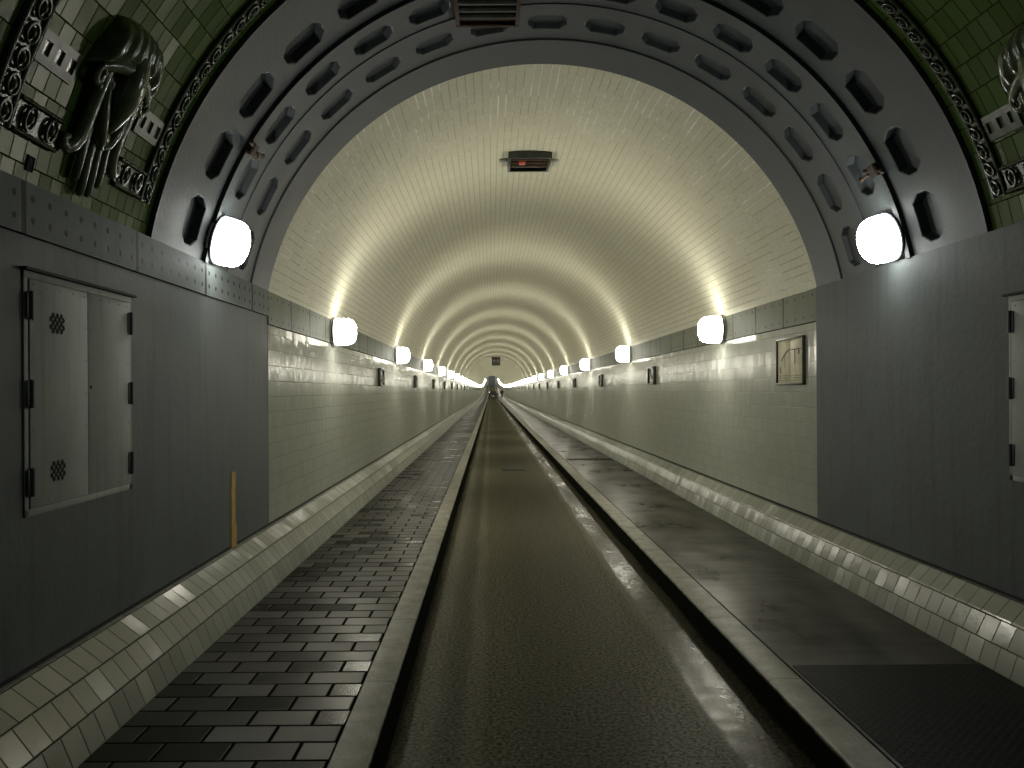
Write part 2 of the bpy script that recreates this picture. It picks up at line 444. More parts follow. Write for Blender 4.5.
def curb_mat(name, ph):
    t = NT(name)
    p = t.pos(); x, y, z = t.sep(p)
    n = t.noise(p, 7.0, 6, 0.65)
    c = t.mix(t.mr(n, 0.3, 0.7), (0.14,0.135,0.105), (0.30,0.29,0.23))
    c = t.mix(t.mr(t.noise(p, 90.0, 2), 0.5, 0.8, 0, 0.5), c, (0.05,0.048,0.038))
    s = t.math('FLOORED_MODULO', t.math('ADD', y, ph), 1.1)
    c = t.mix(t.mr(s, 0.004, 0.012, 0, 1), (0.01,0.01,0.008), c)
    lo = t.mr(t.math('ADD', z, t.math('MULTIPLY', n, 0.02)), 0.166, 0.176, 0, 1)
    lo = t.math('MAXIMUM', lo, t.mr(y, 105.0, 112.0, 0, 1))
    c = t.mix(lo, (0.012,0.012,0.009), c)       # face near-black below the top edge
    return t.done(c, 0.38, t.bump(t.math('ADD', n, t.noise(p, 60.0, 3)), 0.35, 0.006), sheen=t.math('MULTIPLY', lo, 0.085))
M['curb'] = curb_mat('granite_curb', 0.35)

def tread_mat():
    t = NT('ribbed_black_plate')
    p = t.pos(); x, y, z = t.sep(p)
    sx = t.math('SINE', t.math('MULTIPLY', x, 2*PI/0.045)); sy = t.math('SINE', t.math('MULTIPLY', y, 2*PI/0.045))
    h = t.mr(t.math('MULTIPLY', sx, sy), 0.1, 0.6, 0, 1, True)
    c = t.mix(h, (0.008,0.008,0.007), (0.020,0.020,0.017))
    return t.done(c, 0.6, t.bump(h, 0.6, 0.006), spec=0.08)
M['tread'] = tread_mat()

# ------------------------------------------------------------------ the tube
def S(o, label=None): o['kind'] = 'structure'; 
def struct(o, label=None):
    o['kind'] = 'structure'
    return o

# road
struct(sweep('floor', [(-0.60, 0.0), (1.55, 0.0), (1.55, -0.2), (-0.60, -0.2)], YN, YF, M['lane']))
# pavements
struct(sweep('sidewalk', [(-1.80, PAVE), (-0.657, PAVE), (-0.657, -0.2), (-1.80, -0.2)], YN, YF, M['paver']))
struct(sweep('sidewalk', [(1.578, PAVE), (2.70, PAVE), (2.70, -0.2), (1.578, -0.2)], YN, YF, M['damp']))
# curbs: worn round edge, a groove against the paving
struct(sweep('curb', [(-0.652, PAVE-0.004), (-0.645, PAVE+0.004), (-0.512, PAVE+0.003), (-0.500, PAVE-0.001), (-0.492, PAVE-0.010), (-0.489, PAVE-0.025), (-0.470, -0.02), (-0.652, -0.2)],
             YN, YF, M['curb'], sharp=20))
struct(sweep('curb', [(1.416, -0.02), (1.400, PAVE-0.025), (1.403, PAVE-0.010), (1.410, PAVE-0.001), (1.422, PAVE+0.003), (1.562, PAVE+0.004), (1.570, PAVE-0.004), (1.570, -0.2)],
             YN, YF, M['curb'], sharp=20))
# sloped tiled plinths with the dark joint above
struct(sweep('baseboard_left', [(-1.632, PAVE-0.002), (-1.689, 0.314), (-1.775, 0.426), (-1.885, 0.508), (-1.905, 0.510), (-1.905, 0.545), (-2.05, 0.545), (-2.05, -0.1), (-1.632, -0.1)],
             YN, YF, [M['plinth_tile'], M['black_joint']], [0,0,0,0,1,1,1,1,0], sharp=8))
struct(sweep('baseboard_right', [(2.606, PAVE-0.002), (2.649, 0.307), (2.706, 0.430), (2.783, 0.520), (2.803, 0.521), (2.803, 0.555), (2.95, 0.555), (2.95, -0.1), (2.606, -0.1)],
             YN, YF, [M['plinth_tile'], M['black_joint']], [0,0,0,0,1,1,1,1,0], sharp=8, vs=1.085))
# tiled walls and riveted bands
ZB = 0.532
def wall(name, x, s, z0, z1, y0, y1, m):
    return struct(sweep(name, [(x, z0), (x, z1), (x+s*0.2, z1), (x+s*0.2, z0)], y0, y1, m))
wall('wall_left', XL, -1, ZB, BAND0-0.01, YP, YF, M['wall_tile'])
wall('wall_right', XR, 1, ZB+0.01, BAND0-0.01, YP, YF, M['wall_tile'])
wall('trim_1', XL+0.004, -1, BAND0, BAND1, YP, YF, M['rivet_band'])
wall('trim_2', XR-0.004, 1, BAND0, BAND1, YP, YF, M['rivet_band'])
for nm, x, s in (('trim_3', XL-0.012, -1), ('trim_4', XR+0.012, 1)):       # dark joint under the band
    wall(nm, x, s, BAND0-0.02, BAND0+0.01, YP, YF, M['black_joint'])
# grey painted walls before the tube
wall('wall_left', XL-0.002, -1, ZB, 2.298, YN, YP, M['grey_wall'])
wall('trim_5', XL+0.008, -1, 2.303, BAND1+0.002, YN, YP, M['rivet_strip'])
wall('wall_right', XR-0.012, 1, ZB+0.01, BAND1+0.004, YN, YP, M['rough_grey_wall'])

def vault(name, r, y0, y1, m, thick=0.2, n=96):
    inner = arc(r, n=n); outer = arc(r+thick, n=n)[::-1]
    return struct(sweep(name, inner + outer, y0, y1, m, sharp=30))
vault('ceiling', AR, YP, YF, M['vault_tile'])
RG = AR + 0.035
vault('ceiling', RG, YN, YG, M['green_tile'])

# ------------------------------------------------------------------ iron arch: rings of pocketed segments
def pocket_ring(y0, y1, r, yc, half_len, half_w, depth):
    mb = MB()
    cells, pitch = 15, R_(10.5)
    start = R_(11.25)
    for c in range(cells):
        tc = start + pitch*(c+0.5)
        hl = half_len/r
        # elongated octagon, in (theta, y)
        octo = [(-hl, -half_w*0.35), (-hl*0.68, -half_w), (0, -half_w), (hl*0.68, -half_w), (hl, -half_w*0.35),
                (hl, half_w*0.35), (hl*0.68, half_w), (0, half_w), (-hl*0.68, half_w), (-hl, half_w*0.35)]
        hp = pitch/2
        rect = [(-hp, -1), (-hp*0.6, -1), (0, -1), (hp*0.6, -1), (hp, -1), (hp, 1), (hp*0.6, 1), (0, 1), (-hp*0.6, 1), (-hp, 1)]
        def P(t, y, h): return on_vault(tc+t, y, h, r)
        SUB = 4
        def dense(L):
            out = []
            for i in range(len(L)):
                a, b = L[i], L[(i+1) % len(L)]
                for k in range(SUB): out.append((a[0]+(b[0]-a[0])*k/SUB, a[1]+(b[1]-a[1])*k/SUB))
            return out
        R0 = dense([(t, (y0 if q < 0 else y1)-yc) for t, q in rect]); O0 = dense(octo)
        n = len(O0); loops = []
        for f in (0.0, 0.25, 0.5, 0.75, 1.0):
            loops.append([mb.vert(P(a[0]+(b[0]*1.08-a[0])*f, yc+a[1]+(b[1]*1.08-a[1])*f, 0)) for a, b in zip(R0, O0)])
        for f, h in ((1.03, -0.005), (1.00, -depth*0.5), (0.95, -depth), (0.6, -depth), (0.25, -depth)):
            loops.append([mb.vert(P(t*f, yc+y*f, h)) for t, y in O0])
        for A, B in zip(loops, loops[1:]):
            for i in range(n):
                k = (i+1) % n
                mb.face((A[i], A[k], B[k], B[i]))
        mb.face(loops[-1])
    # edge returns
    N = 90
    for y in (y0+0.0006, y1-0.0006):
        prev = None
        for i in range(N+1):
            t = start + pitch*cells*i/N
            a = mb.vert(on_vault(t, y, -0.0006, r)); b = mb.vert(on_vault(t, y, -0.06, r))
            if prev: mb.face((prev[0], a, b, prev[1]), smooth=False)
            prev = (a, b)
    return mb
def hoop(name, y0, y1, r, thick, m):
    inner = arc(r, n=96); outer = arc(r+thick, n=96)[::-1]
    return struct(sweep(name, inner + outer, y0, y1, m, sharp=30, ys=[y0, y1]))
struct(pocket_ring(YG, 5.276, AR+0.006, 5.01, 0.150, 0.120, 0.060).build('trim_6', M['iron'], sharp=14))
struct(pocket_ring(5.344, 5.765, AR+0.002, 5.56, 0.145, 0.105, 0.048).build('trim_7', M['iron'], sharp=14))
struct(pocket_ring(5.795, 6.335, AR, 6.06, 0.145, 0.105, 0.036).build('trim_8', M['iron'], sharp=14))
hoop('trim_9', 5.284, 5.336, AR-0.020, 0.06, M['iron'])                       # joint flange
hoop('trim_10', 5.774, 5.786, AR-0.004, 0.06, M['iron_edge'])
hoop('trim_11', 6.350, 6.372, AR-0.010, 0.06, M['iron'])
hoop('trim_12', 6.385, YP-0.001, AR-0.002, 0.06, M['iron'])
hoop('trim_13', YG-0.03, YP-0.001, AR+0.10, 0.12, M['iron_edge'])             # shell behind the rings
hoop('trim_14', YG-0.016, YG-0.002, AR+0.004, 0.09, M['iron_edge'])           # dark front lip

# rusty brackets on the joint flange
for i, (th, lab) in enumerate(((R_(180-31), 'small rusty bracket on the arch joint, up and right of the left portal lamp'),
                               (R_(26.5), 'small rusty bracket on the arch joint, above the right portal lamp'))):
    b = MB()
    fn = lambda p, th=th: on_vault(th + p.x/AR, 5.31 + p.y, p.z, AR-0.022)
    bm = bmesh.new(); bmesh.ops.create_cube(bm, size=1.0)
    bmesh.ops.bevel(bm, geom=list(bm.edges), offset=0.12, segments=2, affect='EDGES')
    for v in bm.verts: v.co = Vector((v.co.x*0.085, v.co.y*0.10, 0.018+v.co.z*0.036))
    b.add_bm(bm, 0, fn=fn)
    for dx, dy in ((0.02, 0.10), (-0.015, 0.19), (-0.03, -0.09)):
        b.tube([(dx*0.4, dy*0.4, 0.02), (dx, dy, 0.026)], 0.011, 6, fn=fn)
        b.ball((dx, dy, 0.022), (0.02, 0.02, 0.016), 8, 6, fn=fn)
    bm.free()
    tag(b.build('rusty_bracket', M['rust']), lab, 'bracket')

# bolts along the last hoop
# ------------------------------------------------------------------ glazed reliefs on the green vault
def flat_on_vault(tc, yc, base=0.0, mirror=1):
    """(a up the arch from the spring, b along the tunnel, h inward); mirror=1: left side"""
    def fn(p):
        th = tc + p[0]/RG
        th = PI - th if mirror == 1 else th
        return on_vault(th, yc + p[1], base + p[2], RG)
    return fn

def oval_motif(mb, fn, a, b, la, lb, rot=0.0):
    """a raised oval ring with a leaf inside"""
    ring = []
    for k in range(13):
        t = 2*PI*k/12
        x, y = la*math.cos(t), lb*math.sin(t)
        ring.append((a + x*math.cos(rot) - y*math.sin(rot), b + x*math.sin(rot) + y*math.cos(rot), 0.026))
    mb.tube(ring, 0.0085, 6, fn=fn, cap=False)
    mb.ball((a, b, 0.02), (la*0.62, lb*0.5, 0.022), 8, 6, fn=fn, rot=Matrix.Rotation(rot, 3, 'Z'))
    mb.ball((a, b + lb*1.05, 0.018), (la*0.35, lb*0.25, 0.014), 6, 4, fn=fn)

def slab(mb, fn, a0, a1, b0, b1, h, na=1, nb=1):
    """thin bedded plate following the vault"""
    idx = {}
    for i in range(na+1):
        for j in range(nb+1):
            a = a0+(a1-a0)*i/na; b = b0+(b1-b0)*j/nb
            for k, z in enumerate((-0.01, h)): idx[i, j, k] = mb.vert(fn((a, b, z)))
    for i in range(na):
        for j in range(nb):
            for k in (0, 1): mb.face((idx[i,j,k], idx[i+1,j,k], idx[i+1,j+1,k], idx[i,j+1,k]))
    for i in range(na):
        for j in (0, nb): mb.face((idx[i,j,0], idx[i+1,j,0], idx[i+1,j,1], idx[i,j,1]), smooth=False)
    for j in range(nb):
        for i in (0, na): mb.face((idx[i,j,0], idx[i,j+1,0], idx[i,j+1,1], idx[i,j,1]), smooth=False)

TB = R_(15.4)                                     # foot of the framed panel
Y_A, Y_B = 4.345, 3.06                            # ring borders
def low_border(side, b0, b1, label):
    mb = MB(); fn = flat_on_vault(TB, 0.0, 0.0, side)
    slab(mb, fn, 0.0, 0.145, b0, b1, 0.012, 1, 2)
    for a in (0.008, 0.137):
        mb.tube([(a, b0+(b1-b0)*k/6, 0.016) for k in range(7)], 0.012, 6, fn=fn)
    n = max(1, int((b1-b0)/0.105))
    for k in range(n):
        oval_motif(mb, fn, 0.072, b0+(b1-b0)*(k+0.5)/n, 0.048, 0.033, 0.12)
    return tag(mb.build('relief_border', M['glaze_border'], sharp=60), label, 'moulding', 'glazed relief borders framing the green vault panels')
low_border(1, Y_B+0.085, 3.45, 'dark glazed oval-patterned border at the foot of the left green panel, left of ornament')
low_border(1, 3.99, Y_A-0.068, 'dark glazed oval-patterned border at the foot of the left green panel, right of ornament')
low_border(-1, Y_B+0.085, 3.45, 'dark glazed oval-patterned border at the foot of right green panel, beyond right frame edge')
low_border(-1, 3.99, Y_A-0.068, 'dark glazed oval-patterned border at the foot of right green panel, left of the ornament')

def ring_border(y, w, label, lean):
    mb = MB()
    t0 = TB; L = (PI-2*TB)*RG
    fn = lambda p: on_vault(t0 + p[0]/RG, y + p[1], p[2], RG)
    slab(mb, fn, 0, L, -w/2, w/2, 0.012, 80, 1)
    for b in (-w/2+0.006, w/2-0.006):
        mb.tube([(L*k/100, b, 0.016) for k in range(101)], 0.010, 6, fn=fn)
    n = int(L/0.105)
    for k in range(n):
        a = L*(k+0.5)/n
        oval_motif(mb, fn, a, 0.0, 0.042, w*0.26, lean if k % 2 else lean*0.4)
    return tag(mb.build('relief_border', M['glaze_border'], sharp=60), label, 'moulding', 'glazed relief borders framing the green vault panels')
ring_border(Y_A, 0.10, 'dark glazed relief moulding arching over the green vault right beside the grey iron arch', 0.6)
ring_border(Y_B, 0.13, 'dark glazed relief moulding arching over the green vault nearest the camera, at top left edge', 0.15)

# pale tile course with dark sunk squares, either side of each ornament
def square_course(side, b0, b1, label):
    t = R_(22.3)
    fn = flat_on_vault(t, 0.0, 0.0, side)
    root = MB(); L = 0.135
    n = max(1, round((b1-b0)/0.088)); w = (b1-b0)/n
    for k in range(n):
        c = b0 + w*(k+0.5)
        # raised tile with a rectangular opening
        a0, a1, s = 0.0, L, 0.003
        oa0, oa1, ob = 0.038, 0.098, 0.024
        o = [(a0, c-w/2), (a1, c-w/2), (a1, c+w/2), (a0, c+w/2)]
        i = [(oa0, c-ob), (oa1, c-ob), (oa1, c+ob), (oa0, c+ob)]
        V0 = [root.vert(fn((p[0], p[1], -0.005))) for p in o]; V1 = [root.vert(fn((p[0], p[1], 0.012))) for p in o]
        V2 = [root.vert(fn((p[0], p[1], 0.014))) for p in i]; V3 = [root.vert(fn((p[0], p[1], 0.003))) for p in i]
        for q in range(4):
            r = (q+1) % 4
            root.face((V0[q], V0[r], V1[r], V1[q]), smooth=False); root.face((V1[q], V1[r], V2[r], V2[q]), smooth=False)
            root.face((V2[q], V2[r], V3[r], V3[q]), 1, smooth=False)
        root.face(V3, 1, smooth=False)
    return tag(root.build('square_tile_course', [M['stone_tile'], M['glaze']]), label, 'tiles', 'pale tile courses with sunk dark squares')
square_course(1, Y_B+0.085, 3.42, 'pale tile course with sunk dark squares left of the left glazed ornament')
square_course(1, 4.02, Y_A-0.065, 'pale tile course with sunk dark squares right of the left glazed ornament')
square_course(-1, 4.02, Y_A-0.065, 'pale tile course with sunk dark squares left of the right glazed ornament')
square_course(-1, Y_B+0.085, 3.42, 'pale tile course with sunk dark squares outside the right frame edge')

# the big glazed ornament: hooded crest, smooth drop-shaped body between scrolls, hanging flutes
def ornament(side, label):
    yc = 3.72
    root = empty('relief_ornament', on_vault(PI-R_(20) if side == 1 else R_(20), yc, 0, RG), label, 'ornament')
    inv = Matrix.Translation(-root.location)
    g = flat_on_vault(R_(22.0), yc, 0.0, side)
    fn = lambda p: Vector(g((p[0] + 0.24*max(0.0, p[0]+0.12), p[1], p[2]*(0.78 if p[2] > 0 else 1)))) - root.location
    # crest: a broad cushioned hood, fluted, overhanging the body with a rolled lower lip
    mb = MB()
    NA, NB = 14, 36
    top, bot = [], []
    for i in range(NA+1):
        u = -1 + 2*i/NA
        rt, rb = [], []
        for j in range(NB+1):
            v = -1 + 2*j/NB
            half = 0.235 - 0.035*u                          # narrower towards the top
            a = 0.245 + 0.105*u - 0.055*v*v - 0.02*(1-v*v)*u
            b = half*v
            puff = max(0.0, (1-abs(u)**3)*(1-abs(v)**6))
            hh = 0.015 + 0.115*puff**0.6 + 0.012*math.cos(v*PI*7)*puff - 0.02*u*puff
            rt.append(mb.vert(fn((a, b, hh)))); rb.append(mb.vert(fn((a, b, -0.005))))
        top.append(rt); bot.append(rb)
    for i in range(NA):
        for j in range(NB): mb.face((top[i][j], top[i+1][j], top[i+1][j+1], top[i][j+1]))
    for i in range(NA):
        for j in (0, NB): mb.face((top[i][j], top[i+1][j], bot[i+1][j], bot[i][j]))
    for j in range(NB):
        for i in (0, NA): mb.face((top[i][j], top[i][j+1], bot[i][j+1], bot[i][j]))
    lip = []
    for k in range(25):
        v = -1 + 2*k/24
        lip.append((0.165 - 0.060*v*v, 0.225*v, 0.105 - 0.03*v*v))
    mb.tube(lip, [0.020+0.012*(1-(2*k/24-1)**2) for k in range(25)], 10, fn=fn)
    for sgn in (-1, 1):                                     # volutes at the two ends of the lip
        vol = []
        for k in range(16):
            q = 0.5*PI*k/3; rr = 0.052 - 0.0026*k
            vol.append((0.085 + rr*math.cos(q), sgn*(0.215 - rr*math.sin(q)*0.8), 0.06 + 0.002*k))
        mb.tube(vol, [0.020-0.0006*k for k in range(16)], 8, fn=fn)
    mb.build('crest', M['glaze'], root, sharp=60)
    # body: long drop, blunt at the top, pointed below
    mb = MB()
    n, m = 18, 20
    prev = None
    for i in range(m+1):
        s = i/m
        a = 0.25 - 0.36*s
        w = 0.088*math.sin(PI*min(1, (0.10+s*0.92)))**0.7*(1.0-0.30*s) + 0.002
        hc = 0.080 + 0.030*math.sin(PI*s)
        ring = [mb.vert(fn((a, w*math.cos(2*PI*k/n), hc + w*0.95*math.sin(2*PI*k/n)))) for k in range(n)]
        if prev:
            for k in range(n): mb.face((prev[k], prev[(k+1) % n], ring[(k+1) % n], ring[k]))
        else: mb.face(ring)
        prev = ring
    mb.face(prev)
    mb.build('body', M['glaze'], root, sharp=60)
    # leafy collar cupping the lower end of the body
    mb = MB()
    for sgn in (-1, 1):
        mb.tube([(0.10, sgn*0.10, 0.05), (0.02, sgn*0.098, 0.075), (-0.06, sgn*0.075, 0.09), (-0.13, sgn*0.035, 0.09), (-0.165, 0, 0.075)],
                [0.012, 0.022, 0.027, 0.022, 0.012], 8, fn=fn)
        for k in range(5):
            s = k/4
            mb.ball((0.08-0.20*s, sgn*(0.118-0.075*s), 0.06), (0.03, 0.022, 0.022), 8, 6, fn=fn)
    mb.ball((-0.12, 0, 0.055), (0.05, 0.06, 0.045), 10, 8, fn=fn)
    mb.build('collar', M['glaze'], root, sharp=60)
    # side scrolls curling out into the borders
    for sgn in (-1, 1):
        mb = MB()
        path = [(0.20, sgn*0.15, 0.05), (0.12, sgn*0.155, 0.06), (0.02, sgn*0.150, 0.055), (-0.08, sgn*0.145, 0.05), (-0.16, sgn*0.150, 0.045),
                (-0.21, sgn*0.175, 0.04), (-0.235, sgn*0.21, 0.035), (-0.225, sgn*0.245, 0.033), (-0.19, sgn*0.245, 0.033), (-0.185, sgn*0.215, 0.035)]
        mb.tube(path, [0.02, 0.03, 0.034, 0.036, 0.036, 0.034, 0.03, 0.026, 0.022, 0.016], 10, fn=fn)
        mb.tube([(p[0]+0.01, p[1]-sgn*0.04, p[2]-0.01) for p in path[:7]], 0.014, 8, fn=fn)
        for k in range(3):
            mb.ball((0.15-0.055*k, sgn*(0.175), 0.06), (0.026, 0.02, 0.024), 8, 6, fn=fn)
        mb.build('scroll', M['glaze'], root, sharp=60)
    # hanging flutes, the inner two longest
    for k, (b, l) in enumerate(((-0.096, 0.27), (-0.032, 0.33), (0.032, 0.32), (0.096, 0.26))):
        mb = MB()
        mb.tube([(-0.08, b*0.9, 0.035), (-0.08-l*0.5, b, 0.042), (-0.08-l*0.96, b, 0.040), (-0.08-l, b, 0.034)], [0.020, 0.023, 0.023, 0.010], 10, fn=fn)
        mb.build('flute', M['glaze'], root, sharp=60)
    return root
ornament(1, 'dark green glazed ornament with hooded crest and hanging flutes on the left green vault')
ornament(-1, 'dark green glazed ornament on the right green vault, cut by the picture edge')

# small slot in the green tiles, under the left border
mb = MB()
fn = flat_on_vault(R_(13.3), 3.33, 0.0, 1)
slab(mb, fn, -0.028, 0.028, -0.02, 0.02, 0.004)
ring = [(-0.03, -0.022, 0.004), (0.03, -0.022, 0.004), (0.03, 0.022, 0.004), (-0.03, 0.022, 0.004), (-0.03, -0.022, 0.004)]
mb.tube(ring, 0.004, 6, fn=fn)
tag(mb.build('drain_slot', M['hole']), 'small black rectangular slot in green tiles above left riveted strip', 'slot')

# ------------------------------------------------------------------ lamps
LP, LY0 = 6.35, 9.62
ZLAMP = 2.372
def lamp(name, glass, deep=1.0, side=0.045):
    r = empty(name, (0, 0, 0))
    b = MB(); b.lathe([(0.165, 0.0), (0.172, 0.006), (0.170, 0.018), (0.160, 0.022)], 28); b.build('base', M['lamp_base'], r)
    g = MB(); g.lathe([(0.164, 0.022), (0.172, 0.024), (0.174, 0.030), (0.172, 0.036), (0.164, 0.038)], 28)
    g.build('gasket', M['rubber'], r)
    d = MB()
    prof = [(0.160, 0.070), (0.164, 0.10), (0.163, 0.16), (0.158, 0.21), (0.146, 0.248), (0.124, 0.276), (0.090, 0.294), (0.045, 0.302), (0.01, 0.304)]
    d.lathe([(a, 0.036+(b-0.070)*1.06*deep) for a, b in prof], 28); dome = d.build('dome', glass, r, sharp=60)
    def lerp(v, a, b, c, e): return c + (e-c)*max(0.0, min(1.0, (v-a)/(b-a)))
    for p in dome.data.polygons:
        f = lerp(abs(p.normal.x), 0.0, 0.9, 1.0, 0.14) * lerp(abs(p.normal.z), 0.05, 0.75, side, 1.0)
        if p.normal.z < -0.5: f = 0.0
        p.material_index = min(range(len(GLASS_ZONES)), key=lambda k: abs(math.log(GLASS_ZONES[k]/max(f, 1e-3))))
    return r
def place(o, p, normal, up=Vector((0, 0, 1))):
    n = Vector(normal).normalized(); y = (up - n*up.dot(n)).normalized(); x = y.cross(n)
    o.matrix_world = Matrix.Translation(p) @ Matrix((x, y, n)).transposed().to_4x4()
proto = lamp('wall_lamp', M['glass_warm'])
first = True
NL = 42
for side, x, word in ((1, XL+0.004, 'left'), (-1, XR-0.004, 'right')):
    for k in range(NL):
        o = proto if first else copy_tree(proto); first = False
        y = LY0 + LP*k
        place(o, (x, y, ZLAMP+rise(y)), (side, 0, 0))
        if k < 9:
            tag(o, '%s round white bulkhead lamp on the %s tiled wall counting from the grey arch' % (ORD[k], word), 'lamp', 'bulkhead lamps along the %s tiled wall' % word)
        else:
            tag(o, 'distant lamp merging into the glowing chain far down the %s tunnel wall' % word, 'lamp', 'far lamps merging together on the %s wall' % word)
pl = lamp('wall_lamp', M['glass_cool'], 0.72, 0.25)
for i, (th, word) in enumerate(((R_(180-15.6), 'left'), (R_(15.6), 'right'))):
    o = pl if i == 0 else copy_tree(pl)
    place(o, on_vault(th, 5.43 if i == 0 else 5.46, 0.0, AR+0.002), (-math.cos(th), 0, -math.sin(th)))
    tag(o, 'glaring white lamp low on the %s leg of the grey iron arch' % word, 'lamp', 'lamps on the iron arch')

# ------------------------------------------------------------------ relief plaques between the lamps
def plaque():
    r = empty('relief_plaque', (0, 0, 0))
    w, h = 0.52, 0.31                                     # local: x along wall, y up, z out
    f = MB()
    for lo, hi in (((-w/2, -h/2, 0), (-w/2+0.03, h/2, 0.05)), ((w/2-0.03, -h/2, 0), (w/2, h/2, 0.05)),
                   ((-w/2+0.03, -h/2, 0), (w/2-0.03, -h/2+0.03, 0.05)), ((-w/2+0.03, h/2-0.03, 0), (w/2-0.03, h/2, 0.05))):
        f.bbox(lo, hi, 0.006)
    f.build('frame', M['frame_dark'], r)
    b = MB(); b.box((-w/2+0.028, -h/2+0.028, 0.0), (w/2-0.028, h/2-0.028, 0.022)); b.build('backing', M['clay'], r)
    g = MB()
    for x, y, a in ((-0.10, 0.03, 0.5), (-0.02, -0.03, -0.4), (0.08, 0.02, 0.3), (0.15, -0.04, 0.9)):
        g.ball((x, y, 0.026), (0.055, 0.026, 0.024), 10, 8, rot=Matrix.Rotation(a, 3, 'Z'))
    g.tube([(-0.17, -0.085, 0.026), (-0.05, -0.075, 0.03), (0.06, -0.09, 0.03), (0.18, -0.08, 0.026)], 0.012, 8)
    g.build('relief', M['clay_pale'], r, sharp=60)
    return r
pq = plaque(); first = True
for side, x, word in ((1, XL, 'left'), (-1, XR, 'right')):
    for k in range(22):
        o = pq if first else copy_tree(pq); first = False
        y = 13.75 + LP*k
        place(o, (x, y, 1.895+rise(y)), (side, 0, 0))
        if k < 7:
            tag(o, '%s small dark framed relief plaque on the %s tiled wall counting from the grey arch' % (ORD[k], word), 'plaque', 'relief plaques along the %s wall' % word)
        else:
            tag(o, 'tiny dark relief plaque in the far row on the %s wall, past the seventh' % word, 'plaque', 'far relief plaques on the %s wall' % word)

# framed two-panel picture on the right wall
r = empty('wall_picture', (XR, 7.43, 1.695), 'cream two-panel picture in thin dark frame on the right tiled wall', 'picture')
place(r, (XR, 7.43, 1.91), (-1, 0, 0))
W, H = 0.66, 0.44
f = MB()
for lo, hi in (((-W/2, -H/2, 0), (W/2, -H/2+0.022, 0.03)), ((-W/2, H/2-0.018, 0), (W/2, H/2, 0.03)), ((-W/2, -H/2, 0), (-W/2+0.016, H/2, 0.03)), ((W/2-0.016, -H/2, 0), (W/2, H/2, 0.03))):
    f.bbox(lo, hi, 0.004)
f.build('frame', M['frame_dark'], r)
for s in (-1, 1):
    p = MB(); p.bbox((min(0, s*(W/2-0.014))+0.006, -H/2+0.02, 0.0), (max(0, s*(W/2-0.014))-0.006, H/2-0.016, 0.014), 0.003)
    pn = p.build('panel', M['panel_pale'], r)
    q = MB()
    # drawn sectional lines and rows of small lettering too worn to read (bottom of each panel)
    if s > 0:   # farther... local +x
        q.tube([(0.03, 0.11, 0.014), (0.10, 0.105, 0.014), (0.20, 0.11, 0.014), (0.29, 0.10, 0.014)], 0.006, 6)
        q.tube([(0.12, 0.11, 0.014), (0.12, -0.03, 0.014)], 0.005, 6); q.tube([(0.22, 0.105, 0.014), (0.215, 0.06, 0.014)], 0.008, 6)
    else:
        q.tube([(-0.02, 0.11, 0.014), (-0.10, 0.085, 0.014), (-0.18, 0.04, 0.014), (-0.22, 0.01, 0.014)], 0.006, 6)
        q.tube([(-0.24, -0.05, 0.014), (-0.235, -0.11, 0.014)], 0.006, 6); q.tube([(-0.13, 0.07, 0.014), (-0.13, -0.06, 0.014)], 0.003, 6)
    for rr in range(3):
        for c in range(9):
            x = s*(0.04 + c*0.028); hh = 0.008
            q.box((x-0.008-0.003*((c*rr) % 2), -0.13-0.022*rr-hh, 0.013), (x+0.008, -0.13-0.022*rr, 0.0155))
    q.build('drawing', M['ink'], pn)

